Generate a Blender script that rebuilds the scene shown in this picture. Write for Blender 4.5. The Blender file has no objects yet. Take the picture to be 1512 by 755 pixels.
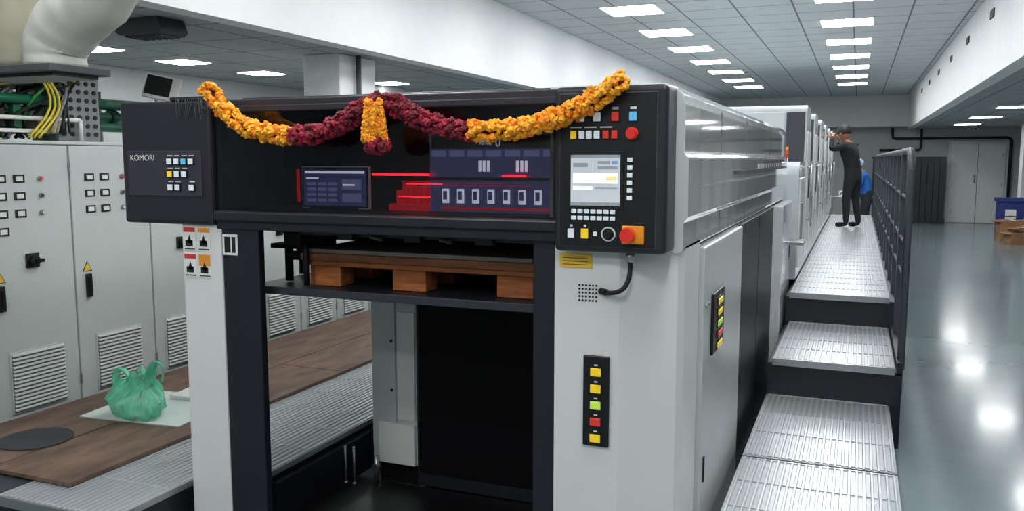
import bpy, bmesh, math, random
from mathutils import Vector, Matrix, noise
random.seed(4)
S = bpy.context.scene
S.view_settings.view_transform = 'Standard'
S.view_settings.look = 'None'

def lin(c):
    return tuple(((v/255)/12.92 if v/255 <= .04045 else ((v/255+.055)/1.055)**2.4) for v in c)

MATS = {}
def M(name, col, rough=.5, metal=0., bump=0., bscale=40., var=.06, vscale=6., coat=0., emit=None, estr=0., alpha=1., stretch=None, spec=.5):
    if name in MATS: return MATS[name]
    m = bpy.data.materials.new(name); m.use_nodes = True
    nt = m.node_tree; N = nt.nodes; L = nt.links
    b = N['Principled BSDF']
    c = lin(col)
    tc = N.new('ShaderNodeTexCoord')
    src = tc.outputs['Object']
    if stretch:
        mp = N.new('ShaderNodeMapping'); mp.inputs['Scale'].default_value = stretch
        L.new(src, mp.inputs['Vector']); src = mp.outputs['Vector']
    nz = N.new('ShaderNodeTexNoise'); nz.inputs['Scale'].default_value = vscale; nz.inputs['Detail'].default_value = 5
    L.new(src, nz.inputs['Vector'])
    cr = N.new('ShaderNodeValToRGB')
    cr.color_ramp.elements[0].position = .3; cr.color_ramp.elements[1].position = .7
    cr.color_ramp.elements[0].color = (*[v*(1-var) for v in c], 1)
    cr.color_ramp.elements[1].color = (*[min(1, v*(1+var)) for v in c], 1)
    L.new(nz.outputs['Fac'], cr.inputs['Fac']); L.new(cr.outputs['Color'], b.inputs['Base Color'])
    b.inputs['Roughness'].default_value = rough; b.inputs['Metallic'].default_value = metal
    b.inputs['Coat Weight'].default_value = coat; b.inputs['Coat Roughness'].default_value = .05
    b.inputs['Specular IOR Level'].default_value = spec
    if bump:
        n2 = N.new('ShaderNodeTexNoise'); n2.inputs['Scale'].default_value = bscale; n2.inputs['Detail'].default_value = 4
        L.new(src, n2.inputs['Vector'])
        bp = N.new('ShaderNodeBump'); bp.inputs['Strength'].default_value = bump; bp.inputs['Distance'].default_value = .01
        L.new(n2.outputs['Fac'], bp.inputs['Height']); L.new(bp.outputs['Normal'], b.inputs['Normal'])
    if emit:
        b.inputs['Emission Color'].default_value = (*lin(emit), 1); b.inputs['Emission Strength'].default_value = estr
    b.inputs['Alpha'].default_value = alpha
    MATS[name] = m; return m

def tile_mat(name, col, line, size=.6, rough=.9):
    m = M(name, col, rough, var=.03)
    nt = m.node_tree; N = nt.nodes; L = nt.links
    b = N['Principled BSDF']; old = b.inputs['Base Color'].links[0].from_socket
    tc = N.new('ShaderNodeTexCoord')
    br = N.new('ShaderNodeTexBrick'); br.offset = 0; br.squash = 1
    br.inputs['Scale'].default_value = 1; br.inputs['Brick Width'].default_value = size; br.inputs['Row Height'].default_value = size
    br.inputs['Mortar Size'].default_value = .01; br.inputs['Mortar'].default_value = (*lin(line), 1); br.inputs['Bias'].default_value = 0
    mp = N.new('ShaderNodeMapping'); mp.inputs['Location'].default_value = (.1, .15, 0)
    L.new(tc.outputs['Object'], mp.inputs['Vector']); L.new(mp.outputs['Vector'], br.inputs['Vector'])
    L.new(old, br.inputs['Color1']); L.new(old, br.inputs['Color2'])
    L.new(br.outputs['Color'], b.inputs['Base Color'])
    return m

# ---------------- materials
white = M('paint_white', (220, 221, 218), .32, bump=.02, bscale=200, var=.015)
white_gloss = M('paint_gloss_side', (198, 203, 202), .08, coat=1, var=.02, vscale=1.5)
side_grey = M('paint_side_grey', (188, 192, 192), .3, var=.03, vscale=2)
unit_grey = M('unit_light_grey', (192, 198, 200), .2, var=.03, coat=.4)
unit_dark = M('unit_dark_grey', (50, 53, 60), .5)
rail_dark = M('railing_dark_grey', (54, 59, 66), .45)
dark = M('machine_charcoal', (36, 35, 43), .38, var=.04, bump=.03, bscale=300)
dark2 = M('panel_plate', (54, 51, 64), .4)
navy = M('navy_black', (24, 27, 36), .45, var=.08)
black = M('black_plastic', (13, 13, 16), .4)
ink = M('ink_black', (10, 10, 12), .6)
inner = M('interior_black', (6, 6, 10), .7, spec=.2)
cab = M('cabinet_paint', (198, 204, 201), .38, var=.02, bump=.02, bscale=250)
seam = M('seam_dark', (70, 74, 76), .7)
slot = M('slot_shadow_grey', (92, 94, 94), .7)
chrome = M('steel', (170, 172, 174), .28, metal=.9, var=.05)
alu = M('aluminium_tread', (170, 175, 178), .32, metal=.6, bump=.12, bscale=60, var=.08, vscale=3)
alu_rib = M('aluminium_rib', (200, 204, 206), .28, metal=.6, bump=.08, bscale=80)
wallm = M('wall_paint', (200, 204, 204), .85, bump=.04, bscale=30, var=.02)
wallw = M('bulkhead_paint', (226, 228, 228), .8, var=.02)
wallg = M('wall_grey_paint', (172, 177, 179), .8, var=.02)
wood_b = M('hardboard_brown', (106, 84, 70), .6, bump=.3, bscale=25, var=.45, vscale=5, stretch=(2, .6, 1))
wood_p = M('pallet_wood', (168, 98, 50), .7, bump=.4, bscale=30, var=.35, vscale=6, stretch=(1, 6, 8))
wood_d = M('pallet_board', (128, 80, 50), .75, bump=.4, bscale=30, var=.4, vscale=6, stretch=(1.2, 7, 8))
card = M('grey_board', (150, 142, 134), .8, var=.1)
cardb = M('cardboard', (146, 108, 78), .85, var=.12)
bluep = M('blue_plastic', (32, 48, 120), .4)
marig = M('marigold_orange', (250, 166, 30), .7, var=.2, vscale=60)
marig2 = M('marigold_deep', (240, 138, 16), .7, var=.2, vscale=60)
rose = M('flower_crimson', (146, 10, 40), .7, var=.4, vscale=60)
rose2 = M('flower_crimson_deep', (104, 6, 30), .7, var=.4, vscale=60)
bw = M('button_white', (215, 224, 228), .35, emit=(215, 224, 228), estr=.2)
by = M('button_yellow', (240, 205, 40), .35, emit=(240, 200, 40), estr=.25)
brd = M('button_red', (214, 60, 50), .3, emit=(214, 50, 40), estr=.15)
bb = M('button_blue', (90, 180, 225), .35, emit=(90, 180, 225), estr=.2)
bg = M('button_green', (190, 225, 90), .35, emit=(190, 225, 90), estr=.25)
oran = M('estop_plate_orange', (238, 150, 30), .45)
redk = M('estop_red', (226, 44, 34), .25, coat=.5)
screen = M('touch_screen', (190, 197, 202), .2, emit=(200, 207, 212), estr=.35)
scr_l = M('screen_ui_grey', (140, 147, 154), .3, emit=(140, 147, 154), estr=.35)
scr_b = M('screen_ui_blue', (110, 140, 180), .3, emit=(110, 140, 180), estr=.4)
scr_o = M('screen_ui_amber', (222, 196, 120), .3, emit=(222, 196, 120), estr=.35)
scr_w = M('screen_ui_white', (245, 248, 250), .3, emit=(245, 248, 250), estr=.5)
dsp_w = M('display_reflection_white', (190, 200, 215), .3, emit=(200, 208, 226), estr=1.6)  # white of the displays, also of the boxes reflected in the window
yel = M('label_yellow', (232, 190, 60), .5)
lab = M('label_white', (228, 226, 222), .5)
lred = M('label_red', (196, 60, 50), .5)
lor = M('label_orange', (230, 150, 50), .5)
scr_navy = M('display_navy', (32, 34, 58), .25, emit=(44, 48, 84), estr=1.6)
scr_navy2 = M('display_navy_light', (50, 54, 80), .25, emit=(80, 86, 124), estr=1.6)
redrefl = M('red_reflection', (255, 30, 40), .3, emit=(255, 16, 34), estr=13)  # bright red reflection in the window glass, painted as glow
redglow = M('dim_red_reflection', (80, 8, 14), .4, emit=(160, 8, 26), estr=1.2)  # fainter red of the window reflections, also painted as glow
lampm = M('led_ceiling_panel', (255, 255, 255), .5, emit=(250, 252, 254), estr=27)
greenp = M('green_pipe', (18, 104, 74), .35)
bagm = M('green_bag_film', (110, 222, 182), .25, bump=.3, bscale=30, alpha=.62, var=.25, vscale=12)
fabric = M('duct_insulation', (206, 205, 196), .7, bump=.4, bscale=9, var=.08, vscale=4)
fabric2 = M('duct_canvas', (150, 146, 128), .8, bump=.5, bscale=9, var=.15, vscale=4)
paper = M('paper_white', (205, 214, 210), .6)
skin_m = M('skin', (150, 102, 76), .5, var=.05)
hair_m = M('hair_black', (16, 13, 12), .6, bump=.4, bscale=90)
eye_w = M('eye_white', (225, 222, 215), .3)
cloth_k = M('cloth_black', (20, 21, 25), .85, bump=.4, bscale=18)
cloth_k2 = M('trouser_black', (30, 31, 38), .85, bump=.4, bscale=18)
cloth_b = M('shirt_blue', (26, 92, 168), .8, bump=.4, bscale=18)
shoe = M('shoe_black', (16, 16, 18), .4)
cap_m = M('cap_light_blue', (160, 185, 205), .8, bump=.3, bscale=30)
doorm = M('door_paint', (204, 207, 206), .5, var=.02)
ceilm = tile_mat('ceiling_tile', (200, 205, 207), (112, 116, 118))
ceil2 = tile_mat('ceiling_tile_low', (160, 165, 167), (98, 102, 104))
floorm = M('epoxy_floor', (112, 127, 129), .2, bump=.05, bscale=2.5, var=.16, vscale=1.2, coat=.25)
floorm.node_tree.nodes['Principled BSDF'].inputs['Coat Roughness'].default_value = .1
ghost = M('safety_glass', (4, 4, 8), .04, alpha=.45, coat=1)

# ---------------- mesh builder
class MB:
    def __init__(s, T=None):
        s.bm = bmesh.new(); s.mats = []; s.T = T
    def mi(s, m):
        if m not in s.mats: s.mats.append(m)
        return s.mats.index(m)
    def _fin(s, vs, fs, m, T=None):
        i = s.mi(m)
        for f in fs: f.material_index = i
        for t in (T, s.T):
            if t is not None:
                for v in vs: v.co = t @ v.co
    def box(s, x0, x1, y0, y1, z0, z1, m, bev=0., T=None, seg=2):
        bm = s.bm
        v = [bm.verts.new((x, y, z)) for x in (x0, x1) for y in (y0, y1) for z in (z0, z1)]
        q = [(0, 1, 3, 2), (4, 6, 7, 5), (0, 4, 5, 1), (2, 3, 7, 6), (0, 2, 6, 4), (1, 5, 7, 3)]
        fs = [bm.faces.new([v[i] for i in a]) for a in q]
        if bev:
            es = list({e for f in fs for e in f.edges})
            r = bmesh.ops.bevel(bm, geom=es, offset=bev, segments=seg, affect='EDGES', profile=.5)
            vs = set(v for v in r['verts']); fs2 = set(r['faces'])
            for f in fs:
                if f.is_valid: fs2.add(f)
            vs = {x for f in fs2 for x in f.verts}
            for x in list(vs):
                for f in x.link_faces: fs2.add(f)
            vs = {x for f in fs2 for x in f.verts}
            s._fin(vs, fs2, m, T)
        else:
            s._fin(v, fs, m, T)
    def prism(s, prof, axis, a0, a1, m, smooth=False, T=None):
        bm = s.bm
        def P(p, a):
            return {'x': (a, p[0], p[1]), 'y': (p[0], a, p[1]), 'z': (p[0], p[1], a)}[axis]
        A = [bm.verts.new(P(p, a0)) for p in prof]; B = [bm.verts.new(P(p, a1)) for p in prof]
        fs = [bm.faces.new(A), bm.faces.new(B[::-1])]
        n = len(prof)
        for i in range(n):
            f = bm.faces.new((A[i], B[i], B[(i+1) % n], A[(i+1) % n])); f.smooth = smooth; fs.append(f)
        s._fin(A+B, fs, m, T)
    def cyl(s, p0, p1, r, m, r1=None, n=20):
        s.tube([p0, p1], [r, r if r1 is None else r1], m, n, smooth=True)
    def tube(s, path, r, m, n=10, smooth=True, sq=(1, 1)):
        bm = s.bm; path = [Vector(p) for p in path]
        if not isinstance(r, (list, tuple)): r = [r]*len(path)
        rings = []; vs = []; fs = []; up = None
        for i, p in enumerate(path):
            t = (path[min(i+1, len(path)-1)]-path[max(i-1, 0)]).normalized()
            if up is None:
                up = Vector((0, 0, 1)) if abs(t.z) < .9 else Vector((1, 0, 0))
            a = t.cross(up).normalized(); b = a.cross(t).normalized(); up = b
            ring = [bm.verts.new(p+a*math.cos(2*math.pi*k/n)*r[i]*sq[0]+b*math.sin(2*math.pi*k/n)*r[i]*sq[1]) for k in range(n)]
            rings.append(ring); vs += ring
        for i in range(len(rings)-1):
            for k in range(n):
                f = bm.faces.new((rings[i][k], rings[i+1][k], rings[i+1][(k+1) % n], rings[i][(k+1) % n])); f.smooth = smooth; fs.append(f)
        fs.append(bm.faces.new(rings[0])); fs.append(bm.faces.new(rings[-1][::-1]))
        s._fin(vs, fs, m)
    def ball(s, c, r, m, sc=(1, 1, 1), sub=2, fn=None, smooth=True, T=None):
        rr = bmesh.ops.create_icosphere(s.bm, subdivisions=sub, radius=1)
        vs = rr['verts']; c = Vector(c)
        for v in vs:
            d = v.co.normalized(); k = fn(d) if fn else 1
            v.co = Vector((d.x*sc[0], d.y*sc[1], d.z*sc[2]))*r*k
            v.co = (T @ v.co if T else v.co)+c
        fs = {f for v in vs for f in v.link_faces}
        for f in fs: f.smooth = smooth
        s._fin(vs, fs, m)
    def build(s, name, parent=None, bevel=0.):
        bmesh.ops.recalc_face_normals(s.bm, faces=s.bm.faces[:])
        me = bpy.data.meshes.new(name)
        if s.bm.verts:
            lo = Vector([min(v.co[i] for v in s.bm.verts) for i in range(3)]); hi = Vector([max(v.co[i] for v in s.bm.verts) for i in range(3)])
            c = (lo+hi)/2; c.z = lo.z
        else: c = Vector()
        for v in s.bm.verts: v.co -= c
        s.bm.to_mesh(me); s.bm.free()
        for m in s.mats: me.materials.append(m)
        o = bpy.data.objects.new(name, me); o.location = c
        S.collection.objects.link(o)
        if parent is not None:
            o.parent = parent; o.matrix_parent_inverse = Matrix.Translation(-parent.location)
        if bevel:
            b = o.modifiers.new('bevel', 'BEVEL'); b.width = bevel; b.segments = 2; b.limit_method = 'ANGLE'
        return o
def grp(name, loc=(0, 0, 0)):
    e = bpy.data.objects.new(name, None); e.location = loc; e.empty_display_size = .1; S.collection.objects.link(e); return e
def text(name, s, x, y, z, size, m, parent, rot=(math.pi/2, 0, 0)):
    c = bpy.data.curves.new(name, 'FONT'); c.body = s; c.size = size; c.extrude = .0004
    c.materials.append(m)
    o = bpy.data.objects.new(name, c); o.location = (x, y, z); o.rotation_euler = rot
    S.collection.objects.link(o); o.parent = parent; o.matrix_parent_inverse = Matrix.Translation(-parent.location)
    return o
def one(name, *a, **k):
    b = MB(); b.box(*a, **k); return b.build(name)
def spline(P, n=6):
    P = [Vector(p) for p in P]; q = []
    for k in range(len(P)-1):
        a = P[max(k-1, 0)]; b_ = P[k]; c = P[k+1]; d = P[min(k+2, len(P)-1)]
        for j in range(n):
            t = j/n; q.append(.5*((2*b_)+(-a+c)*t+(2*a-5*b_+4*c-d)*t*t+(-a+3*b_-3*c+d)*t**3))
    q.append(P[-1]); return q

# ---------------- room shell
CZ = 3.3; LZ = 2.5; RZ = 2.45; YB = 25; YF = -4; XL = -6.4; XR = 5.5; XS = -3.6; XS2 = 1.15
one('floor', XL, XR, YF, YB, -.1, 0, floorm)
one('ceiling', XS, XS2, YF, YB, CZ, CZ+.1, ceilm)
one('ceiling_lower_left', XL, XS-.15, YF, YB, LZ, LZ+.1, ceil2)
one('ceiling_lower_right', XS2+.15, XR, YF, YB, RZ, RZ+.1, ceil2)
one('trim_bulkhead_left', XS-.15, XS, YF, YB, LZ, CZ, wallw)
one('wall_left', XL-.1, XL, YF, YB, 0, LZ+.1, wallm)
one('wall_right', XR, XR+.1, YF, YB, 0, RZ+.1, wallm)
one('wall_back', XL, XR, YB, YB+.1, 0, CZ, wallg)
one('wall_front', XL, XR, YF-.1, YF, 0, CZ, wallm)
one('trim_bulkhead_back', XS, XS2, 24.2, YB, LZ, CZ, wallm)
b = MB(); b.box(XS2, XS2+.15, YF, YB, RZ, CZ, wallw)
for i in range(6):
    y = 9.6+2*i
    b.box(XS2-.012, XS2+.002, y-.12, y+.12, 3.02, 3.1, ink)
b.build('trim_bulkhead_right')
b = MB()
b.box(2.16, 3.54, 24.93, 24.999, 0, 2.12, wallm); b.box(2.22, 3.48, 24.9, 24.95, .01, 2.06, doorm, .006)
b.box(2.845, 2.855, 24.893, 24.9, .01, 2.06, seam)
for x in (2.28, 3.42):
    for z in (.3, 1, 1.75): b.box(x-.015, x+.015, 24.88, 24.9, z-.05, z+.05, chrome)
b.cyl((2.78, 24.84, 1.05), (2.78, 24.84, 1.25), .014, chrome); b.cyl((2.78, 24.9, 1.07), (2.78, 24.84, 1.07), .01, chrome); b.cyl((2.78, 24.9, 1.23), (2.78, 24.84, 1.23), .01, chrome)
b.build('door_1')
b = MB(); b.box(XL, 2.16, 24.97, 24.999, 0, .1, seam); b.box(3.54, XR, 24.97, 24.999, 0, .1, seam); b.build('baseboard_back')
b = MB()
b.tube([(3.58, 24.9, 0.02), (3.58, 24.9, 2.12), (3.54, 24.9, 2.18), (3.5, 24.9, 2.2), (.9, 24.9, 2.2), (.82, 24.9, 2.22), (.8, 24.9, 2.3), (.8, 24.9, 2.48)], .035, ink, 8)
b.tube([(1.5, 24.85, 2.48), (1.5, 24.85, 1.95), (1.46, 24.85, 1.9), (.5, 24.85, 1.9)], .03, ink, 8)
b.build('wall_conduit_pipe')
b = MB(); b.box(-4.25, -3.9, 5.9, 6.45, 1.8, LZ, wallw, .01); b.tube([(-3.86, 6.12, 1.8), (-3.86, 6.12, LZ)], .022, seam, 8); b.build('boxed_ceiling_pier')
b = MB(); b.box(-5.5, -5.1, 8.6, 9.1, 0, LZ, wallm, .01); b.build('square_column')
b = MB(); b.box(3.4, 3.8, 22, 22.4, 0, RZ, wallw, .01); b.build('square_column.001')

def lamp(x, y, z, wx, wy):
    b = MB(); b.box(x-wx/2-.012, x+wx/2+.012, y-wy/2-.012, y+wy/2+.012, z-.006, z-.0005, white)
    b.box(x-wx/2, x+wx/2, y-wy/2, y+wy/2, z-.010, z-.006, lampm); b.build('ceiling_panel_light')
for i in range(-6, 7):
    y = 9.45+1.8*i
    for x in (-2.4, -.2): lamp(x, y, CZ, .58, .56)
for x, y in ((-5.5, 4.94), (-5.5, 5.9), (-5.5, 6.95), (-4.9, 8.4), (-5.2, 10.3), (-5.2, 12.5), (-5, 3.0), (-5, 1.0), (-5, -1.5)): lamp(x, y, LZ, .32, .32)
for x, y in ((2.25, 22), (2.2, 15), (2.2, 18.5), (2.2, 11.5), (2.2, 8), (2.2, 4), (2.2, 0), (4.2, 15), (4.2, 8)): lamp(x, y, RZ, .5, .5)

b = MB()
b.prism([(-4.20, 2.40), (-3.90, 2.40), (-3.87, 2.42), (-3.90, 2.499), (-4.20, 2.499), (-4.23, 2.42)], 'y', 3.98, 4.20, unit_dark)
for i in range(6): b.box(-4.18+i*.05, -4.165+i*.05, 4.0, 4.18, 2.39, 2.40, seam)
b.build('ceiling_exhaust_vent')

# ---------------- left electrical cabinets
g = grp('electrical_cabinet_row', (-4.5, 5, 0))
ys = [1.9, 2.48, 3.06, 3.61, 4.2, 4.72, 5.26, 5.78, 6.3, 6.84, 7.4]
XC = -4.25
b = MB(); b.box(-4.95, XC-.025, ys[0], ys[-1], .16, 1.74, cab, .006); b.box(-4.92, XC-.05, ys[0]+.02, ys[-1]-.02, 0, .16, seam)
b.box(-4.97, XC-.005, ys[0]-.01, ys[-1]+.01, 1.735, 1.755, cab, .004)
b.build('carcass', g)
for k in range(len(ys)-1):
    y0, y1 = ys[k]+.006, ys[k+1]-.006; yc = (y0+y1)/2
    b = MB(); b.box(XC-.022, XC, y0, y1, .175, 1.73, cab, .004)
    v0, v1, z0, z1 = yc-.165, yc+.165, .26, .585
    b.box(XC, XC+.006, v0-.012, v1+.012, z0-.012, z1+.012, cab, .002)
    b.box(XC+.004, XC+.008, v0, v1, z0, z1, slot)
    for i in range(15):
        z = z0+.012+i*(z1-z0)/15
        b.prism([(XC+.006, z), (XC+.018, z-.004), (XC+.018, z+.002), (XC+.006, z+.012)], 'y', v0, v1, cab)
    if k in (2, 4, 6, 8):
        b.box(XC, XC+.012, yc-.04, yc+.04, 1.05, 1.13, ink, .003); b.cyl((XC+.012, yc, 1.09), (XC+.04, yc, 1.09), .026, ink); b.box(XC+.04, XC+.055, yc-.008, yc+.04, 1.08, 1.1, black, .002)
    if k in (2, 3, 5, 7):
        yy = yc-.2 if k == 2 else y0+.08
        b.prism([(yy-.035, .985), (yy+.035, .985), (yy, 1.045)], 'x', XC, XC+.003, ink)
        b.prism([(yy-.028, .989), (yy+.028, .989), (yy, 1.038)], 'x', XC+.003, XC+.004, yel)
        b.box(XC, XC+.02, yy-.018, yy+.018, .83, .97, ink, .004); b.box(XC+.02, XC+.03, yy-.01, yy+.01, .86, .95, black, .003)
    rows = (1.545, 1.45, 1.355, 1.26)
    nr = 4 if k in (2,) else (3 if k in (3, 4) else 0)
    for ri in range(nr):
        for ci in range(3 if ri < 3 else 1):
            yy = yc-.16+.11*ci; z = rows[ri]
            if ci == 2:
                b.cyl((XC, yy+.02, z), (XC+.014, yy+.02, z), .014, chrome, n=12)
                b.cyl((XC+.014, yy+.02, z), (XC+.018, yy+.02, z), .009, [brd, seam, white][ri % 3], n=12)
            else:
                b.box(XC, XC+.004, yy-.034, yy+.034, z-.022, z+.022, ink); b.box(XC+.004, XC+.008, yy-.02, yy+.02, z-.013, z+.013, lab)
    for z in (.35, 1.6): b.box(XC-.01, XC+.01, y1-.004, y1+.008, z-.03, z+.03, chrome)
    b.build('door_leaf_%d' % (k+1), g)

# things over the cabinets
g = grp('pipework_over_cabinet', (-4.6, 3.5, 1.75))
b = MB()
for z, r in ((1.93, .038), (2.02, .038)): b.tube([(-4.75, 1.8, z), (-4.75, 5.2, z)], r, greenp, 12)
b.tube([(-4.62, 2.2, 1.86), (-4.62, 4.6, 1.86)], .03, greenp, 12)
b.tube([(-4.32, 2.4, 1.985), (-4.32, 3.6, 1.985)], .026, greenp, 12)
for y in (2.2, 2.9, 3.6, 4.3): b.tube([(-4.75, y, 1.757), (-4.75, y, 2.1)], .015, chrome, 8)
for y in (2.6, 3.3, 4.0, 4.4): b.cyl((-4.75, y-.03, 1.93), (-4.75, y+.03, 1.93), .052, M('flange_green', (20, 70, 52), .4))
b.build('coolant_pipes', g)
b = MB()
b.box(-4.55, -4.33, 3.62, 3.92, 1.757, 2.13, M('galvanised', (130, 134, 136), .4, metal=.6, var=.15), .006)
for i in range(5):
    for j in range(7):
        b.cyl((-4.33, 3.66+i*.056, 1.8+j*.05), (-4.324, 3.66+i*.056, 1.8+j*.05), .014, ink, n=8)
b.box(-4.7, -4.3, 2.2, 3.6, 1.80, 1.82, lab); b.box(-4.66, -4.3, 2.5, 3.62, 2.09, 2.11, unit_dark)
b.box(-4.3, -4.29, 2.5, 3.62, 2.09, 2.14, unit_dark)
b.tube([(-4.3, 2.4, 1.88), (-4.3, 3.75, 1.88)], .012, lab, 8); b.tube([(-4.3, 3.75, 1.88), (-4.3, 3.75, 1.76)], .012, lab, 8)
for k in range(10): b.box(-4.6, -4.34, 2.55+k*.1, 2.6+k*.1, 1.83, 1.9+.03*(k % 3), [seam, ink, greenp][k % 3], .004)
b.build('perforated_junction_box', g)
b = MB()
cyel = M('cable_yellow', (226, 206, 66), .5)
cm = [cyel, ink, ink, M('cable_grey', (140, 140, 140), .5), M('cable_green', (60, 150, 70), .5), ink, ink]
for i in range(40):
    y = 2.75+random.random()*.95; x = -4.34-random.random()*.12
    p = [(x, y, 1.77), (x+random.uniform(-.05, .06), y+random.uniform(-.1, .1), 1.88), (x+random.uniform(-.08, .08), y+random.uniform(-.1, .25), 2.0), (x+.05, 3.55+random.uniform(-.25, .2), 2.08+random.random()*.07), (x+.03, 3.68, 2.0+random.random()*.05), (x+.08, 3.6+random.uniform(-.1, .06), 1.80)]
    b.tube(spline(p, 4), random.choice([.006, .008, .010]), cm[i % 7], 6)
for i in range(3):
    p = [(-4.27, 3.38+i*.03, 1.77), (-4.26, 3.52+i*.03, 1.95), (-4.27, 3.45+i*.02, 2.12), (-4.3, 3.2, 2.13)]
    b.tube(spline(p, 4), .007, cyel, 6)
b.build('cable_bundle', g)

b = MB()
b.tube([(-4.4, 4.45, 1.757), (-4.4, 4.45, 2.06)], .015, chrome, 8); b.box(-4.46, -4.34, 4.39, 4.51, 1.757, 1.767, seam)
T = Matrix.Translation((-4.36, 4.45, 2.13)) @ Matrix.Rotation(math.radians(35), 4, 'Z') @ Matrix.Rotation(math.radians(12), 4, 'Y') @ Matrix.Rotation(math.radians(-18), 4, 'X')
b.box(-.10, .125, -.012, .02, -.085, .085, lab, .004, T=T); b.box(-.09, .07, -.016, -.012, -.065, .07, ink, T=T)
b.build('small_monitor')

# insulated duct
b = MB()
pts = spline([(-3.10, 2.6, 2.03), (-3.085, 2.6, 2.13), (-2.97, 2.6, 2.235), (-2.83, 2.6, 2.32), (-2.72, 2.6, 2.5), (-2.70, 2.6, 2.9), (-2.70, 2.6, 3.285)], 5)
b.tube(pts, [.115+.02*min(1, i/10)+.003*math.sin(i*1.9) for i in range(len(pts))], fabric, 28, sq=(1, 1))
pts = spline([(-3.36, 2.62, 2.03), (-3.36, 2.62, 2.5), (-3.36, 2.62, 3.285)], 8)
b.tube(pts, [.13+.008*math.sin(i*2.3) for i in range(len(pts))], fabric2, 24)
b.box(-3.52, -2.97, 2.46, 2.76, 2.0, 2.03, seam, .004); b.box(-3.48, -3.0, 2.5, 2.72, 1.985, 2.0, black)
b.build('insulated_air_duct')

# ---------------- left walkway, boards, bag
def tread(name, x0, x1, y0, y1, z, th=.03, parent=None, edge=True):
    b = MB(); b.box(x0, x1, y0, y1, z-th, z-.004, alu)
    n = int((x1-x0)/.03)
    for i in range(n):
        x = x0+.015+i*(x1-x0-.03)/max(1, n-1)
        b.prism([(x-.007, z-.004), (x+.007, z-.004), (x+.004, z), (x-.004, z)], 'y', y0+.005, y1-.005, alu_rib)
    m = int((y1-y0)/.3)
    for i in range(m+1):
        y = y0+.02+i*(y1-y0-.04)/max(1, m)
        b.box(x0+.01, x1-.01, y-.002, y+.002, z-.004, z+.0008, alu_rib)
    if edge: b.box(x0, x1, y0-.012, y0, z-.04, z+.002, chrome, .002)
    return b.build(name, parent)
g = grp('service_walkway', (-3.3, 4.5, 0))
tread('tread_plate', -3.3, -2.66, 2.35, 7.6, .25, parent=g)
tread('tread_plate_inner', -2.66, -2.4, 3.0, 7.6, .25, parent=g, edge=False)
b = MB(); b.box(-4.15, -2.66, 2.4, 7.6, 0, .219, navy); b.box(-2.66, -2.41, 3.0, 7.6, 0, .219, navy); b.box(-4.15, -3.31, 2.38, 7.6, .221, .245, unit_dark); b.build('frame', g)
b = MB(); b.box(-4.12, -3.57, 2.58, 7.2, .252, .272, wood_b, .003); b.box(-3.56, -3.07, 2.52, 4.6, .252, .272, wood_b, .003); b.box(-3.56, -3.07, 4.61, 7.2, .252, .272, wood_b, .003)
b.build('hardboard_sheet')
b = MB(); b.tube([(-3.71, 2.87, .2725), (-3.71, 2.87, .28)], .17, M('dark_rubber', (52, 54, 56), .8, var=.15), 32, sq=(1, 1), smooth=False); b.build('round_rubber_mat')
b = MB(); T = Matrix.Translation((-3.55, 3.5, .2725)) @ Matrix.Rotation(.1, 4, 'Z')
b.box(-.3, .33, -.25, .3, 0, .006, paper, T=T); b.box(-.05, .3, .16, .42, .006, .03, lab, T=T, bev=.004)
b.build('paper_sheet')
# loose film bag: slumped pleated body, open crumpled mouth with two limp handles
b = MB(); bm = b.bm
prof = [(.0, .05), (.003, .115), (.02, .150), (.05, .168), (.085, .165), (.12, .150), (.15, .125), (.175, .10), (.195, .085), (.215, .082), (.235, .09)]
ring_prev = None; NS = 96; vs = []; fs = []
for i, (z, r) in enumerate(prof):
    t = i/(len(prof)-1); ring = []
    for k in range(NS):
        a = 2*math.pi*k/NS
        dv = Vector((math.cos(a), math.sin(a), 0))
        rr = r*(1+(.03+.10*max(0, t-.35))*math.sin(a*7+i*.9+2*noise.noise(dv*2+Vector((0, 0, z*8))))+.16*noise.noise(dv*3.2+Vector((0, 0, z*22)))+.34*noise.noise(dv*1.1+Vector((5, 1, z*7))))
        zz = z+(.05*noise.noise(dv*3+Vector((0, 0, z*9+4)))+((.03*math.cos(a-.2)+.025*math.sin(a*3)) if t > .85 else 0))*min(1, t*4)
        lx = .06*max(0, t-.5)*2
        ring.append(bm.verts.new((-3.55+rr*math.cos(a)+lx, 3.36+rr*.85*math.sin(a), .2800+max(0, zz))))
    if ring_prev:
        for k in range(NS):
            f = bm.faces.new((ring_prev[k], ring[k], ring[(k+1) % NS], ring_prev[(k+1) % NS])); f.smooth = (k % 4 != 0); fs.append(f)
    ring_prev = ring; vs += ring
b._fin(vs, fs, bagm)
b.tube(spline([(-3.46, 3.36, .49), (-3.43, 3.35, .55), (-3.39, 3.35, .585), (-3.36, 3.36, .555), (-3.38, 3.37, .48)], 5), [.03-.0006*i for i in range(21)], bagm, 10, sq=(1, .3))
b.tube(spline([(-3.56, 3.34, .48), (-3.60, 3.32, .535), (-3.64, 3.32, .52), (-3.66, 3.32, .45)], 5), [.028-.0006*i for i in range(16)], bagm, 10, sq=(1, .3))
b.build('plastic_carrier_bag')

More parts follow.
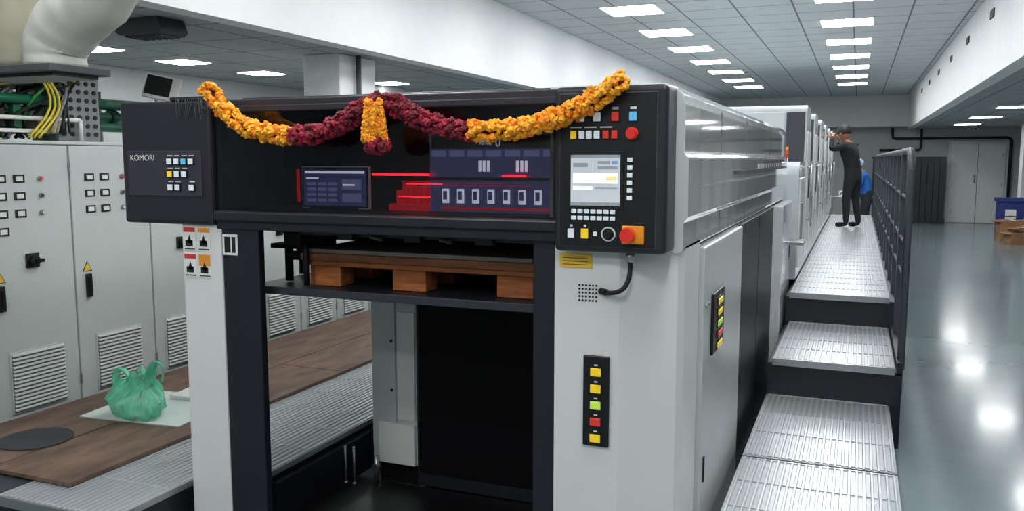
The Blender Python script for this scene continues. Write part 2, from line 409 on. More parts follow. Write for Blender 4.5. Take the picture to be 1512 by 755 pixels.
# ---------------- printing machine: front (delivery) section
g = grp('offset_printing_press', (-1.6, 5, 0))
b = MB()
b.prism([(-2.6, 2.74), (-2.58, 2.72), (-2.38, 2.72), (-2.38, 2.94), (-2.6, 2.94)], 'z', 0, 1.385, white)
b.build('post_left', g, .004)
b = MB(); b.box(-2.38, -2.20, 2.725, 2.765, 0, 1.4, navy, .006); b.build('post_left_guide', g)
b = MB()
b.prism([(-.95, 2.72), (-.72, 2.72), (-.545, 2.82), (-.53, 2.86), (-.53, 3.14), (-.95, 3.14)], 'z', 0, 1.36, white)
b.build('post_right', g, .003)
b = MB(); b.box(-1.035, -.951, 2.735, 3.1, 0, 1.4, navy, .006); b.build('post_right_guide', g)
b = MB(); b.box(-2.87, -2.4, 2.70, 3.3, 1.385, 1.885, dark, .012)
b.box(-2.78, -2.52, 2.697, 2.70, 1.398, 1.402, ink); b.box(-2.5, -2.43, 2.697, 2.70, 1.398, 1.402, ink)
b.box(-2.835, -2.445, 2.696, 2.701, 1.50, 1.685, dark2, .002)
b.box(-2.6, -2.41, 2.7, 2.72, 1.885, 1.9, ink, .004)
for rz, xs, cs in ((1.643, (0, 1, 2, 3), (bw, bw, bb, bw)), (1.592, (0, 1, 2), (by, bw, bw)), (1.538, (0, 1, 3), (bw, bw, bw))):
    for i, c in zip(xs, cs):
        x = -2.605+i*.037
        b.box(x-.015, x+.015, 2.690, 2.697, rz-.016, rz+.016, ink, .002); b.box(x-.012, x+.012, 2.686, 2.690, rz-.013, rz+.01, c, .001)
        b.box(x-.013, x+.013, 2.694, 2.696, rz+.02, rz+.024, lab)
b.build('head_box_left', g)
text('maker_lettering', 'KOMORI', -2.82, 2.695, 1.645, .034, lab, g)
b = MB()
for i in range(14):
    x = -2.56+i*.012+random.uniform(-.004, .004); L = random.uniform(.03, .08)
    b.tube(spline([(x, 2.692, 1.892), (x+random.uniform(-.01, .01), 2.688, 1.885-L*.5), (x+random.uniform(-.015, .015), 2.69, 1.885-L)], 3), .0016, seam, 5)
b.build('tinsel_threads', g)
b = MB()
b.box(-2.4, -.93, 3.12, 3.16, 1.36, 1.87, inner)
b.box(-2.4, -.93, 2.725, 6.9, 1.855, 1.885, dark, .006)
b.box(-2.4, -.93, 2.9, 6.9, 1.886, 1.905, navy, .004)
b.box(-2.4, -.93, 2.70, 3.16, 1.405, 1.445, dark, .008)
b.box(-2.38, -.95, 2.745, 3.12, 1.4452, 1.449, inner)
b.box(-2.4, -.93, 2.715, 3.16, 1.37, 1.404, navy, .005)
b.box(-2.4, -.93, 2.712, 2.716, 1.40, 1.404, black)
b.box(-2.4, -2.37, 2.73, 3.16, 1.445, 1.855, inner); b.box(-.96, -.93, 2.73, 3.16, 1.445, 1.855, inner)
b.box(-2.4, -.93, 2.715, 2.74, 1.835, 1.86, dark, .004)
b.build('head_window_frame', g)
b = MB(); b.box(-2.395, -.935, 2.722, 2.727, 1.446, 1.836, ghost); b.build('safety_window', g)
b = MB()
DX = -.125
def lb(x0, x1, *a): b.box(x0+DX, x1+DX, *a)
lb(-1.985, -1.665, 2.90, 2.915, 1.452, 1.622, scr_l, .003); lb(-1.98, -1.67, 2.898, 2.90, 1.456, 1.618, black); lb(-1.972, -1.678, 2.896, 2.898, 1.463, 1.610, scr_navy)
lb(-1.965, -1.685, 2.895, 2.896, 1.594, 1.604, dsp_w)
for i in range(4):
    for j in range(3): lb(-1.955+j*.05, -1.915+j*.05, 2.895, 2.896, 1.48+i*.022, 1.492+i*.022, scr_navy2)
lb(-1.79, -1.70, 2.895, 2.896, 1.53, 1.57, scr_navy2); lb(-1.785, -1.73, 2.8945, 2.895, 1.545, 1.552, dsp_w); lb(-1.79, -1.70, 2.895, 2.896, 1.48, 1.515, scr_navy2); lb(-1.96, -1.90, 2.8945, 2.895, 1.572, 1.578, dsp_w)
lb(-1.95, -1.72, 2.90, 3.02, 1.449, 1.457, black)
b.build('laptop_display', g)
b = MB()  # display behind the glass; its white boxes and red bars stand for reflections
b.box(-1.51, -.965, 2.88, 2.90, 1.452, 1.745, scr_navy, .004)
b.box(-1.50, -.97, 2.877, 2.88, 1.69, 1.74, black)
b.box(-1.51, -.965, 2.874, 2.88, 1.572, 1.584, black)
for j in range(7): b.box(-1.50+j*.075, -1.44+j*.075, 2.877, 2.88, 1.66, 1.684, scr_navy2)
for i in range(8):
    x = -1.44+i*.062; b.box(x-.013, x+.013, 2.868, 2.879, 1.486, 1.54, dsp_w, .002); b.box(x-.008, x+.008, 2.866, 2.868, 1.50, 1.532, scr_navy)
for x in (-1.30, -1.283, -1.266, -1.15, -1.133, -1.116): b.box(x-.005, x+.005, 2.876, 2.88, 1.605, 1.645, dsp_w)
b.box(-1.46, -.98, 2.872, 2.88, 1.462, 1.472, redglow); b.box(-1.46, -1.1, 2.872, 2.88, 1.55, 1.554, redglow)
b.build('display_and_reflections', g)
text('counter_digit', '0', -1.235, 2.87, 1.697, .045, scr_w, g); text('counter_caption', 'TOTAL', -1.30, 2.87, 1.704, .016, dsp_w, g)
b = MB()  # red reflections in the window, built as glowing bars behind the glass
b.box(-1.74, -1.50, 2.84, 2.86, 1.589, 1.596, redrefl); b.box(-1.20, -1.11, 2.85, 2.86, 1.587, 1.593, redrefl)
b.box(-1.66, -1.52, 2.9, 2.92, 1.505, 1.508, redrefl); b.box(-1.60, -1.45, 2.86, 2.865, 1.556, 1.559, redrefl); b.box(-1.42, -1.2, 2.862, 2.865, 1.560, 1.563, redglow)
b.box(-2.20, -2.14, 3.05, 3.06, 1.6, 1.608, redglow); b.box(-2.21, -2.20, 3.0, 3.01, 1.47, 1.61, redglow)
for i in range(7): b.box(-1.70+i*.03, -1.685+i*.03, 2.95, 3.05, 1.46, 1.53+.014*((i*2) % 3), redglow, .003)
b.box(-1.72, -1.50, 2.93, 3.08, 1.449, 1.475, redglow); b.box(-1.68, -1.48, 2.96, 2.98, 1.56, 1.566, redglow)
b.build('red_window_reflections', g)
# control panel
CPX0, CPX1, CPZ0, CPZ1, CPY = -.93, -.555, 1.347, 1.885, 2.655
b = MB(); b.box(CPX0, CPX1, CPY, 2.80, CPZ0, CPZ1, dark, .016, seg=3)
b.box(CPX0+.02, CPX1-.035, CPY-.003, CPY+.001, CPZ0+.02, CPZ1-.025, black, .001)
b.box(CPX0+.018, CPX1-.033, CPY-.0015, CPY+.001, CPZ0+.018, CPZ1-.023, seam, .001)
W = CPX1-CPX0; H = CPZ1-CPZ0
def cpt(fx, fz): return CPX0+fx*W, CPZ1-fz*H
def btn(fx, fz, s, m, sz=None, t=.008):
    x, z = cpt(fx, fz); sz = sz or s
    b.box(x-s-.003, x+s+.003, CPY-.006, CPY-.002, z-sz-.003, z+sz+.003, ink, .001); b.box(x-s, x+s, CPY-t-.003, CPY-.005, z-sz, z+sz, m, .0015)
for fx, m in ((.245, bw), (.39, bw), (.55, brd), (.705, bb)): btn(fx, .185, .012, m, .014); x, z = cpt(fx, .135); b.box(x-.01, x+.01, CPY-.004, CPY-.002, z-.004, z+.004, lab)
for fx, m in ((.18, by), (.255, bw), (.32, bw), (.39, bw), (.47, brd), (.545, brd)): btn(fx, .29, .0095, m, .013)
for fx in (.2, .33, .47): x, z = cpt(fx, .245); b.box(x-.02, x+.02, CPY-.004, CPY-.002, z-.002, z+.002, lab)
for i in range(6): btn(.685, .44+i*.045, .008, bw, .007)
for i in range(7): btn(.19+.058*i, .75, .0085, bw, .0065); btn(.19+.058*i, .79, .0085, bw, .0065)
x0, z1 = cpt(.16, .41); x1, z0 = cpt(.60, .715)
b.box(x0-.012, x1+.012, CPY-.006, CPY, z0-.012, z1+.012, black, .002); b.box(x0, x1, CPY-.008, CPY-.006, z0, z1, screen)
sw, sh = x1-x0, z1-z0
def scr(a, c, d, e, m): b.box(x0+a*sw, x0+c*sw, CPY-.0088, CPY-.008, z1-e*sh, z1-d*sh, m)
scr(0, 1, 0, .06, scr_l); scr(.05, .35, .16, .24, scr_l); scr(.55, .8, .12, .18, scr_l); scr(.84, .95, .12, .18, scr_b); scr(.55, .95, .22, .28, scr_l)
scr(.05, .95, .36, .56, scr_w); scr(.05, .45, .62, .68, scr_w); scr(.72, .93, .42, .5, scr_o); scr(.5, .95, .64, .66, scr_l); scr(0, 1, .93, 1, scr_l); scr(.49, .5, .1, .34, scr_l)
for j in range(4): scr(.06+j*.24, .24+j*.24, .945, .985, screen)
btn(.165, .885, .011, bw, .015); btn(.29, .885, .012, by, .016); btn(.385, .885, .006, bw, .007)
for fx in (.165, .29): x, z = cpt(fx, .84); b.box(x-.004, x+.004, CPY-.004, CPY-.002, z-.004, z+.004, lab)
x, z = cpt(.50, .885); b.cyl((x, CPY, z), (x, CPY-.004, z), .024, lab, n=24); b.cyl((x, CPY-.004, z), (x, CPY-.006, z), .019, ink, n=24); b.cyl((x, CPY-.004, z), (x, CPY-.022, z), .013, black, n=20)
x, z = cpt(.72, .885); b.box(x-.036, x+.036, CPY-.012, CPY-.001, z-.029, z+.029, oran, .003); b.cyl((x-.012, CPY-.01, z), (x-.012, CPY-.03, z), .018, redk, n=24); b.cyl((x-.012, CPY-.028, z), (x-.012, CPY-.045, z), .025, redk, r1=.023, n=28)
x, z = cpt(.70, .285); b.cyl((x, CPY, z), (x, CPY-.014, z), .020, redk, n=24); b.cyl((x, CPY-.014, z), (x, CPY-.026, z), .016, redk, n=24)
b.build('control_panel', g)
b = MB(); b.tube(spline([(-.68, 2.70, 1.35), (-.68, 2.70, 1.30), (-.682, 2.69, 1.26), (-.70, 2.68, 1.225), (-.74, 2.69, 1.21), (-.775, 2.712, 1.21)], 4), .008, ink, 10)
b.cyl((-.68, 2.70, 1.35), (-.68, 2.70, 1.315), .014, chrome); b.cyl((-.76, 2.70, 1.21), (-.785, 2.718, 1.21), .011, ink); b.build('panel_cable', g)
b = MB()
b.box(-.93, -.815, 2.717, 2.7195, 1.285, 1.332, yel)
for i in range(3): b.box(-.92, -.83, 2.7165, 2.717, 1.295+.011*i, 1.298+.011*i, M('label_ink', (110, 80, 20), .6))
for i in range(6):
    for j in range(5): b.cyl((-.86+i*.012, 2.7195, 1.175+j*.013), (-.86+i*.012, 2.7175, 1.175+j*.013), .0036, ink, n=8)
for i, (x, z) in enumerate(((-2.575, 1.275), (-2.5, 1.275), (-2.575, 1.165), (-2.5, 1.165))):
    b.box(x, x+.066, 2.717, 2.7195, z, z+.1, lab, .001)
    if i != 3: b.box(x+.003, x+.063, 2.7165, 2.717, z+.078, z+.097, lred if i != 1 else lor)
    else: b.box(x+.003, x+.063, 2.7165, 2.717, z+.05, z+.097, lor)
    b.box(x+.012, x+.05, 2.7162, 2.717, z+.02, z+.045, ink); b.prism([(x+.02, z+.035), (x+.046, z+.03), (x+.033, z+.068)], 'y', 2.7162, 2.717, ink)
    b.box(x+.006, x+.06, 2.7163, 2.717, z+.006, z+.011, seam)
b.box(-2.375, -2.30, 2.721, 2.7245, 1.265, 1.35, lab, .001); b.box(-2.365, -2.335, 2.7205, 2.721, 1.275, 1.34, ink); b.box(-2.328, -2.31, 2.7205, 2.721, 1.275, 1.34, ink)
b.build('safety_labels', g)
def strip(name, T, w, h, n=5, bh=.014):
    b = MB(T); b.box(-w/2, w/2, -.012, 0, 0, h, black, .004)
    cs = [by, by, bg, brd, by]
    for i in range(n):
        z = h-.055*bh/.014-i*(h-.085*bh/.014)/(n-1)
        b.box(-.4*w*.5-.003, .4*w*.5+.003, -.016, -.011, z-bh-.004, z+bh+.004, ink); b.box(-.4*w*.5, .4*w*.5, -.02, -.014, z-bh, z+bh, cs[i], .002); b.box(-.006, .006, -.0135, -.012, z+bh+.007, z+bh+.012, lab)
    return b.build(name, g)
strip('button_strip_front', Matrix.Translation((-.795, 2.72, .672)), .092, .316)
strip('button_strip_side', Matrix.Translation((-.512, 3.47, .88)) @ Matrix.Rotation(math.pi/2, 4, 'Z'), .28, .245, bh=.011)
b = MB()
b.prism([(-1.0, 1.90), (-.60, 1.90), (-.56, 1.885), (-.535, 1.86), (-.53, 1.83), (-.53, 1.67), (-.517, 1.655), (-.515, 1.46), (-.53, 1.44), (-.53, 1.345), (-.55, 1.335), (-1.0, 1.335)], 'y', 2.805, 6.95, white_gloss)
b.build('side_cover_upper', g, .004)
b = MB()
b.box(-.529, -.5135, 3.9, 6.9, 1.585, 1.60, unit_dark); b.box(-.529, -.5135, 4.9, 6.9, 1.60, 1.625, side_grey)
for i in range(9): b.box(-.529, -.513, 5.2+i*.14, 5.28+i*.14, 1.60, 1.64, unit_dark)
for y in (3.6, 4.45, 5.7): b.box(-.531, -.5285, y-.002, y+.002, 1.35, 1.84, slot)
b.build('side_trim_band', g)
b = MB(); b.box(-.95, -.54, 3.14, 6.95, .02, 1.33, side_grey)
b.box(-.56, -.512, 3.16, 4.26, .06, 1.325, side_grey, .006)
b.box(-.58, -.53, 4.30, 6.1, .03, 1.325, navy, .004); b.box(-.53, -.528, 5.19, 5.2, .03, 1.32, black)
b.box(-.56, -.47, 6.14, 6.95, .05, 1.33, unit_grey, .01)
for y in (3.2, 3.26): b.cyl((-.512, y, 1.1), (-.506, y, 1.1), .008, chrome, n=10)
b.box(-.512, -.507, 3.22, 3.24, .4, .5, ink)
b.build('side_cover_lower', g)
b = MB(); b.box(-2.6, -2.4, 3.31, 6.95, 1.36, 1.885, unit_grey, .01); b.box(-2.24, -.95, 3.92, 6.95, .02, 1.35, navy); b.box(-2.4, -.95, 3.17, 6.95, 1.36, 1.85, navy)
b.build('main_body', g)
b = MB(); b.box(-2.24, -1.98, 3.62, 3.92, .12, 1.35, side_grey, .006)
b.box(-2.235, -2.10, 3.612, 3.62, .2, 1.0, side_grey, .003); b.box(-2.09, -1.99, 3.612, 3.62, .35, .9, white, .003); b.box(-2.2, -1.99, 3.605, 3.62, .12, .33, white, .004)
for z in (.25, .5, .75, .95): b.cyl((-2.12, 3.612, z), (-2.12, 3.606, z), .007, ink, n=8)
b.cyl((-2.2, 3.6, .1), (-2.2, 3.56, .1), .02, chrome); b.cyl((-2.2, 3.58, .02), (-2.2, 3.58, .16), .012, chrome)
b.box(-2.22, -2.0, 3.66, 3.9, 0, .12, black)
b.box(-1.975, -.96, 3.60, 3.66, .03, 1.1, navy, .006); b.box(-1.96, -.98, 3.595, 3.60, .1, .95, inner, .004); b.box(-1.30, -1.27, 3.585, 3.60, .25, .55, black, .004)
b.build('rear_frame', g)
b = MB(); b.box(-2.38, -.96, 2.97, 3.59, .002, .03, black)
for x in (-2.33, -2.28): b.tube([(x, 3.5, .03), (x, 3.5, .22)], .006, chrome, 8); b.ball((x, 3.5, .03), .012, chrome)
b.box(-2.395, -2.36, 3.0, 7.0, 0, .2, navy)
b.build('pile_pit_floor', g)
b = MB(); b.box(-2.35, -1.04, 2.84, 3.58, 1.10, 1.125, navy, .003); b.box(-2.35, -1.04, 2.82, 2.84, 1.098, 1.13, unit_dark, .003)
b.tube([(-2.1, 2.9, 1.13), (-2.1, 2.9, 1.33)], .012, ink, 8); b.box(-2.18, -2.1, 2.86, 2.94, 1.30, 1.37, ink, .004); b.box(-2.16, -1.06, 2.86, 2.9, 1.345, 1.368, black, .003)
b.tube([(-2.26, 3.0, 1.13), (-2.26, 3.0, 1.36)], .018, ink, 8); b.tube([(-2.34, 3.2, 1.13), (-2.34, 3.2, 1.36)], .014, seam, 8)
b.box(-2.34, -2.0, 2.98, 3.05, 1.27, 1.29, ink); b.cyl((-2.25, 3.0, 1.24), (-2.15, 3.0, 1.24), .02, ink); b.box(-2.3, -2.15, 3.1, 3.2, 1.22, 1.36, black, .006); b.box(-2.35, -2.1, 3.3, 3.4, 1.28, 1.36, unit_dark, .006)
for x in (-1.9, -1.6, -1.3): b.box(x, x+.07, 2.83, 2.87, 1.335, 1.365, black, .004)
for x in (-1.75, -1.45): b.cyl((x, 2.84, 1.35), (x+.05, 2.84, 1.34), .008, seam)
b.build('pile_lift_plate', g)

# pallet
b = MB(); px0, px1, py0, py1, pz = -2.14, -1.09, 2.93, 3.55, 1.1265
for i in range(3):
    for j in range(3):
        x = [px0+.03, (px0+px1)/2-.1, px1-.17][i]; y = [py0+.01, (py0+py1)/2-.05, py1-.11][j]
        b.box(x, x+.15, y, y+.1, pz, pz+.085, wood_p, .004)
for j in range(3):
    y = [py0, (py0+py1)/2-.06, py1-.12][j]; b.box(px0, px1, y, y+.12, pz+.085, pz+.107, wood_p, .003)
for k in range(7):
    x = px0+.005+k*(px1-px0-.13)/6; b.box(x, x+.12, py0+.06, py1, pz+.107, pz+.128, wood_d, .003)
b.box(px0, px1, py0-.014, py0+.055, pz+.1075, pz+.138, wood_d, .003)
b.box(px0+.02, px1-.02, py0+.0, py1, pz+.1385, pz+.155, card, .002)
b.build('wooden_pallet')

# garland
def garland():
    b = MB()
    def flower(c, r, m):
        rot = Matrix.Rotation(random.random()*6.28, 3, 'Z') @ Matrix.Rotation(random.random()*6.28, 3, 'X')
        b.ball(c, r, m, sub=2, fn=lambda d: random.uniform(.6, 1.35), smooth=False, T=rot)
    path = [(-2.318, 1.925), (-2.295, 1.89), (-2.25, 1.84), (-2.126, 1.766), (-1.94, 1.737), (-1.791, 1.752), (-1.674, 1.805), (-1.583, 1.847), (-1.50, 1.84), (-1.426, 1.80), (-1.321, 1.762), (-1.218, 1.747), (-1.069, 1.748), (-.926, 1.775), (-.81, 1.825), (-.73, 1.872), (-.685, 1.90)]
    pts = []
    for k in range(len(path)-1):
        P = [Vector(path[i]) for i in (max(k-1, 0), k, k+1, min(k+2, len(path)-1))]
        L = (P[2]-P[1]).length; n = max(2, int(L/.0085))
        for j in range(n):
            t = j/n; pts.append(.5*((2*P[1])+(-P[0]+P[2])*t+(2*P[0]-5*P[1]+4*P[2]-P[3])*t*t+(-P[0]+3*P[1]-3*P[2]+P[3])*t**3))
    for k, p in enumerate(pts):
        red = -1.935 < p.x < -1.215
        d = (pts[min(k+1, len(pts)-1)]-pts[max(k-1, 0)]).normalized(); nrm = Vector((-d.y, d.x)); a0 = random.random()*6.28
        sw_ = 1.06+.10*math.sin(k*.75)
        for q in range(4):
            m = random.choice((rose, rose2)) if red else random.choice((marig, marig, marig2))
            a = a0+q*1.571+random.uniform(-.5, .5); rr = (.022+random.uniform(-.003, .005))*sw_
            c = Vector((p.x+nrm.x*math.cos(a)*rr+random.uniform(-.004, .004), 2.610+math.sin(a)*rr, p.y+nrm.y*math.cos(a)*rr))
            flower(c, random.uniform(.011, .014), m)
    for k in range(190):
        z = 1.85-.135*random.random(); w = .022+.02*(1.85-z)/.135; a = random.random()*6.28
        flower((-1.565+w*math.cos(a), 2.575+.024*math.sin(a), z), .0115, random.choice((marig, marig2)))
    for k in range(60):
        v = Vector((random.gauss(0, 1), random.gauss(0, 1), random.gauss(0, 1))).normalized()
        flower((-1.555+v.x*.042, 2.575+v.y*.028, 1.700+v.z*.026), .0125, random.choice((rose, rose2)))
    b.tube([(p.x, 2.612, p.y) for p in pts[::3]], .014, rose2, 6)
    b.build('marigold_garland')
garland()

# ---------------- press printing units further back
for i in range(6):
    y0 = 7.05+1.5*i
    b = MB()
    def arc(cy, cz, r, a0, a1, n=6): return [(cy+r*math.cos(math.radians(a0+(a1-a0)*k/n)), cz+r*math.sin(math.radians(a0+(a1-a0)*k/n))) for k in range(n+1)]
    prof = [(y0, .70), (y0+.78, .70)]+arc(y0+.70, 1.55, .08, 0, 90)+arc(y0+.10, 1.53, .10, 90, 180)
    b.prism(prof, 'x', -2.3, -.43, unit_grey)
    b.box(-2.2, -.5, y0, y0+1.46, 0, .70, navy)
    prof = [(y0+.80, .70), (y0+1.46, .70)]+arc(y0+1.38, 2.04, .08, 0, 90)+arc(y0+.84, 2.08, .04, 90, 180)
    b.prism(prof, 'x', -2.3, -.43, unit_grey)
    b.box(-.60, -.445, y0+.785, y0+.80, 1.60, 2.06, unit_dark, .003); b.box(-1.9, -.62, y0+.785, y0+.80, 1.66, 2.06, side_grey, .003)
    b.box(-.43, -.42, y0+.1, y0+.68, .78, 1.5, white, .004); b.box(-.42, -.405, y0+.2, y0+.24, 1.0, 1.3, chrome, .003)
    b.box(-.43, -.42, y0+.9, y0+1.4, .8, 1.9, white, .004); b.tube([(-.385, y0+.95, 1.1), (-.385, y0+.95, 1.6)], .01, chrome, 8); b.cyl((-.42, y0+.95, 1.12), (-.385, y0+.95, 1.12), .007, chrome); b.cyl((-.42, y0+.95, 1.58), (-.385, y0+.95, 1.58), .007, chrome)
    b.box(-.42, -.415, y0+1.15, y0+1.3, 1.3, 1.6, ink)
    b.build('printing_unit_%d' % (i+1), g)
b = MB(); b.box(-.6, -.36, 6.72, 6.98, 1.0, 1.03, chrome, .004); b.box(-.5, -.47, 6.8, 6.9, .9, 1.0, unit_dark)
b.cyl((-.54, 7.12, 1.66), (-.54, 7.12, 1.71), .018, redk); b.cyl((-.54, 7.12, 1.61), (-.54, 7.12, 1.66), .018, lab); b.cyl((-.54, 7.12, 1.71), (-.54, 7.12, 1.75), .018, oran)
b.build('step_bracket_and_beacon', g)

# ---------------- right walkway
g = grp('stepped_operator_walkway', (-.12, 8, 0))
XA, XB = -.455, .22
tread('tread_low', XA, XB, 2.2, 4.02, .25, parent=g); tread('tread_low_rear', XA, XB, 4.04, 5.2, .25, parent=g, edge=False)
tread('tread_mid', XA+.03, XB+.02, 5.16, 6.42, .475, parent=g); tread('tread_high', XA+.03, XB+.02, 6.40, 15.9, .69, parent=g)
b = MB(); b.box(XA+.02, XB-.01, 2.25, 5.2, .0, .219, navy); b.box(XA, XB+.06, 5.18, 6.42, 0, .444, navy, .004); b.box(XA, XB+.06, 6.42, 15.9, 0, .659, navy, .004)
b.box(XB+.03, XB+.06, 5.18, 6.42, .43, .50, navy); b.build('side_skirt', g)
b = MB()
XRr = XB+.055
b.tube([(XRr, 5.3, .44), (XRr, 5.3, 1.62), (XRr, 5.34, 1.68), (XRr, 5.42, 1.70), (XRr, 15.8, 1.70), (XRr, 15.86, 1.66), (XRr, 15.86, .6)], .022, rail_dark, 10)
b.box(XRr-.012, XRr+.012, 5.26, 5.34, .3, 1.6, rail_dark, .003)
for k in range(14):
    y = 6.1+k*.75; b.box(XRr-.015, XRr+.015, y-.03, y+.03, .45 if y < 6.5 else .6, 1.69, rail_dark, .002)
for z in (.95, 1.15, 1.42): b.tube([(XRr, 5.3, z), (XRr, 15.86, z)], .013, rail_dark, 8)
b.build('guard_railing', g)

# ---------------- background right items
b = MB()
for k in range(12):
    x = .35+k*.145; b.box(x, x+.135, 24.35, 24.42+.02*(k % 2), .05, 1.68, navy, .004)
b.box(.33, 2.08, 24.33, 24.46, 0, .06, black); b.box(.33, 2.08, 24.33, 24.46, 1.67, 1.72, black)
for k in range(12):
    for z in (.4, .8, 1.2): b.box(.36+k*.145, .47+k*.145, 24.34, 24.35, z, z+.02, navy)
b.build('folding_partition')
b = MB()
for (x, y, z, w, d, h, a) in ((2.98, 19.0, 0, .45, .4, .24, .2), (3.4, 19.3, 0, .5, .45, .36, -.1), (2.95, 19.8, 0, .5, .4, .42, .1), (3.03, 19.0, .26, .4, .3, .07, .5)):
    T = Matrix.Translation((x, y, z)) @ Matrix.Rotation(a, 4, 'Z')
    b.box(-w/2, w/2, -d/2, d/2, .001, h, cardb, T=T)
    b.box(-w/2-.1, -w/2, -d/2, d/2, h-.03, h-.02, cardb, T=T); b.box(w/2, w/2+.12, -d/2, d/2, h-.05, h-.04, cardb, T=T); b.box(-.03, .03, -d/2-.001, d/2, h, h+.002, lab, T=T)
b.build('cardboard_box_pile')
b = MB(); b.box(2.78, 3.25, 20.4, 20.85, 0.001, .78, bluep, .02); b.box(2.74, 3.29, 20.36, 20.89, .76, .84, bluep, .01); b.box(2.9, 3.1, 20.39, 20.4, .4, .6, lab)
for z in (.15, .3, .45): b.box(2.77, 3.26, 20.39, 20.86, z, z+.02, bluep)
b.build('blue_plastic_crate')
b = MB(); b.box(-.6, .35, 21, 21.7, .76, .8, chrome, .004)
for x in (-.55, .3):
    for y in (21.05, 21.65): b.box(x-.02, x+.02, y-.02, y+.02, 0, .76, chrome)
b.box(-.55, .3, 21.05, 21.65, .3, .32, chrome); b.box(-.4, .1, 21.2, 21.5, .8, .92, paper); b.build('work_table')

# ---------------- people
def skinmesh(name, J, E, root, regions, sub=2, parent=None):
    me = bpy.data.meshes.new(name); me.from_pydata([j[0] for j in J], E, [])
    o = bpy.data.objects.new(name, me); S.collection.objects.link(o)
    o.modifiers.new('skin', 'SKIN')
    sv = me.skin_vertices[0].data
    for i, j in enumerate(J):
        r = j[1]; sv[i].radius = r if isinstance(r, tuple) else (r, r); sv[i].use_root = (i == root)
    ss = o.modifiers.new('sub', 'SUBSURF'); ss.levels = sub; ss.render_levels = sub
    dg = bpy.context.evaluated_depsgraph_get(); dg.update()
    nm = bpy.data.meshes.new_from_object(o.evaluated_get(dg))
    bpy.data.objects.remove(o)
    mats = []
    for m, f in regions:
        if m not in mats: mats.append(m)
    nm.materials.clear()
    for m in mats: nm.materials.append(m)
    JV = [Vector(j[0]) for j in J]
    for p in nm.polygons:
        p.use_smooth = True; c = p.center
        bi = min(range(len(J)), key=lambda i: (JV[i]-c).length)
        tag = J[bi][2]
        for m, t in regions:
            if tag in t: p.material_index = mats.index(m); break
    o = bpy.data.objects.new(name, nm); S.collection.objects.link(o)
    if parent: o.parent = parent; o.matrix_parent_inverse = Matrix.Translation(-parent.location)
    return o
def lerp(a, b_, t): return tuple(a[i]+(b_[i]-a[i])*t for i in range(3))
def hand(parent, name, w, d, n, side, curl=.5):
    w = Vector(w); d = Vector(d).normalized(); n = Vector(n); n = (n-d*n.dot(d)).normalized(); s = d.cross(n)*side
    J = [(tuple(w), (.024, .017), 'h'), (tuple(w+d*.05), (.036, .014), 'h')]; E = [(0, 1)]
    for k, (off, L) in enumerate(((.030, .072), (.010, .080), (-.010, .075), (-.029, .058))):
        base = w+d*.088+s*off; J.append((tuple(base), .0105, 'h')); E.append((1, len(J)-1)); p = base; a = 0
        for seg, fr in enumerate((.45, .32, .23)):
            a += curl*(.5+.1*k); dd = d*math.cos(a)+n*math.sin(a); p = p+dd*L*fr; J.append((tuple(p), .0088-.0008*seg, 'h')); E.append((len(J)-2, len(J)-1))
    p = w+d*.03+s*.034; J.append((tuple(p), .013, 'h')); E.append((0, len(J)-1))
    for L, aa in ((.035, .2), (.03, .5)):
        p = p+(d*.75+s*.55+n*aa).normalized()*L; J.append((tuple(p), .0095, 'h')); E.append((len(J)-2, len(J)-1))
    skinmesh(name, J, E, 0, [(skin_m, 'h')], 1, parent)
def head(parent, c, yaw, pitch, hairm, cap=False):
    T = Matrix.Translation(c) @ Matrix.Rotation(yaw, 4, 'Z') @ Matrix.Rotation(pitch, 4, 'Y')
    b = MB(T)
    def hf(d):
        k = 1.0
        if d.z < -.2: k -= .18*(-d.z-.2)*(1 if d.x < .3 else .3)
        if d.x > .6: k -= .05
        return k
    b.ball((0, 0, 0), .1, skin_m, sc=(.95, .76, 1.16), sub=4, fn=hf)
    b.ball((.03, 0, -.085), .045, skin_m, sc=(1, .95, .6), sub=3)
    b.ball((.097, 0, -.015), .016, skin_m, sc=(.9, .75, 1.4), sub=2); b.ball((.1, 0, -.03), .013, skin_m, sc=(1, 1.2, .8), sub=2)
    for sgn in (-1, 1):
        b.ball((.078, .032*sgn, .008), .0135, eye_w, sub=2); b.ball((.088, .032*sgn, .008), .0065, hair_m, sub=2)
        b.ball((.082, .033*sgn, .03), .017, hair_m, sc=(.4, 1, .2), sub=2); b.ball((0, .078*sgn, -.005), .028, skin_m, sc=(.6, .3, 1.1), sub=2)
    b.ball((.084, 0, -.058), .02, M('lips', (130, 70, 62), .5), sc=(.5, 1.2, .35), sub=2)
    b.ball((-.014, 0, .03), .1, cap_m if cap else hairm, sc=(1.0, .84, 1.0), sub=4, fn=lambda d: 1+(.0 if cap else .03*noise.noise(d*9)))
    b.build('head', parent)

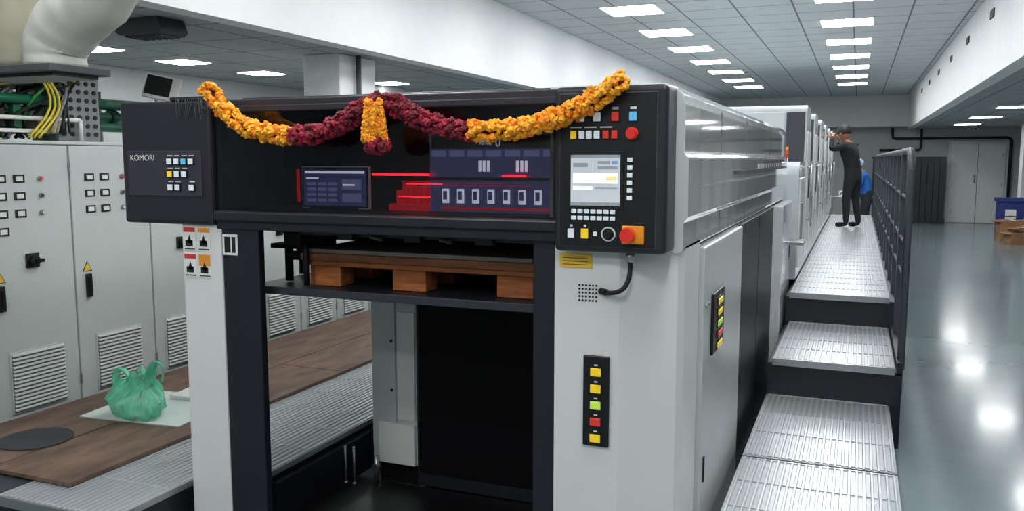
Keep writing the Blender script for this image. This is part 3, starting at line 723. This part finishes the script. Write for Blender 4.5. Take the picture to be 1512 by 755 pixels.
def person(name, base, bend, cloth, trouser, hairm, cap=False, facing=math.pi, armpose='reach', sc=1., fat=1.15, hpitch=None):
    g = grp(name, base)
    R = Matrix.Translation(base) @ Matrix.Rotation(facing, 4, 'Z')
    def W(p): return tuple(R @ (Vector(p)*sc))
    hipz = .86
    c, s_ = math.cos(bend), math.sin(bend)
    def up(h, f=0, y=0):
        return (h*s_+f*c, y, hipz+.04+h*c-f*s_)
    J = []; E = []
    def add(p, r, tag, par=None):
        k = sc*(fat if tag in 'sp' else 1)
        r = (r[0]*k, r[1]*k) if isinstance(r, tuple) else r*k
        J.append((W(p), r, tag))
        if par is not None: E.append((par, len(J)-1))
        return len(J)-1
    pel = add((0, 0, hipz+.03), (.15, .12), 'p')
    wa = add(up(.14), (.14, .11), 's', pel); ch = add(up(.32), (.165, .125), 's', wa); sh = add(up(.45), (.12, .085), 's', ch)
    nk = add(up(.51, .01), .052, 'n', sh); add(up(.58, .02), .05, 'n', nk)
    hands = []
    for sg in (1, -1):
        hp = add((0, .09*sg, hipz-.06), (.095, .095), 'p', pel); th = add((.02, .105*sg, .66), .08, 'p', hp)
        kn = add((.03+.02*sg, .11*sg, .47), .06, 'p', th); cf = add((.01+.03*sg, .11*sg, .30), .055, 'p', kn); an = add((-.01+.045*sg, .115*sg, .10), .043, 'p', cf)
        hl = add((-.01+.045*sg, .115*sg, .045), (.04, .038), 'f', an); bl = add((.10+.045*sg, .125*sg, .035), (.045, .03), 'f', hl); add((.17+.045*sg, .13*sg, .03), (.035, .022), 'f', bl)
        S0 = up(.43, 0, .17*sg); so = add(S0, .062, 's', sh)
        if armpose == 'reach':
            el = (S0[0]+.16, .27*sg, S0[2]-.04) if sg > 0 else (S0[0]+.17, .23*sg, S0[2]-.12)
            wr = (S0[0]+.24, .11*sg, S0[2]+.14) if sg > 0 else (S0[0]+.27, .10*sg, S0[2]+.08)
        else:
            el = (S0[0]+.08, .24*sg, S0[2]-.25); wr = (S0[0]+.30, .16*sg, S0[2]-.33)
        a1 = add(lerp(S0, el, .5), .05, 's', so); e1 = add(el, .043, 's', a1); f1 = add(lerp(el, wr, .5), .038, 's', e1); add(wr, .028, 's' if armpose == 'reach' else 'k', f1)
        hands.append((sg, wr, el))
    skinmesh('body', J, E, pel, [(trouser, 'p'), (cloth, 's'), (skin_m, 'nk'), (shoe, 'f')], 2, g)
    R3 = R.to_3x3()
    for sg, wr, el in hands:
        d = (Vector(wr)-Vector(el)).normalized(); w = Vector(wr)+d*.01
        hand(g, 'hand_left' if sg > 0 else 'hand_right', W(w), R3 @ d, R3 @ Vector((.2, -sg*.3, -1)), sg, .5)
    hc = up(.665, .05)
    head(g, Vector(W(hc)), facing, bend*.5 if hpitch is None else hpitch, hairm, cap)
    return g
person('operator_in_black', (-.06, 13.0, .694), .24, cloth_k, cloth_k2, hair_m, sc=.86, facing=math.pi-.5, hpitch=.4)
person('worker_in_blue', (.19, 19.4, .002), .22, cloth_b, cloth_k2, hair_m, cap=True, armpose='work', fat=1.3)

# ---------------- world + camera
w = bpy.data.worlds.new('world'); S.world = w; w.use_nodes = True
w.node_tree.nodes['Background'].inputs[0].default_value = (.6, .65, .7, 1); w.node_tree.nodes['Background'].inputs[1].default_value = .3
cd = bpy.data.cameras.new('camera'); co = bpy.data.objects.new('camera', cd); S.collection.objects.link(co)
cd.sensor_width = 36; cd.lens = 29.76; cd.clip_start = .05
co.location = (0, 0, 1.65); co.rotation_euler = (math.radians(90-6.48), 0, math.radians(22.15))
S.camera = co
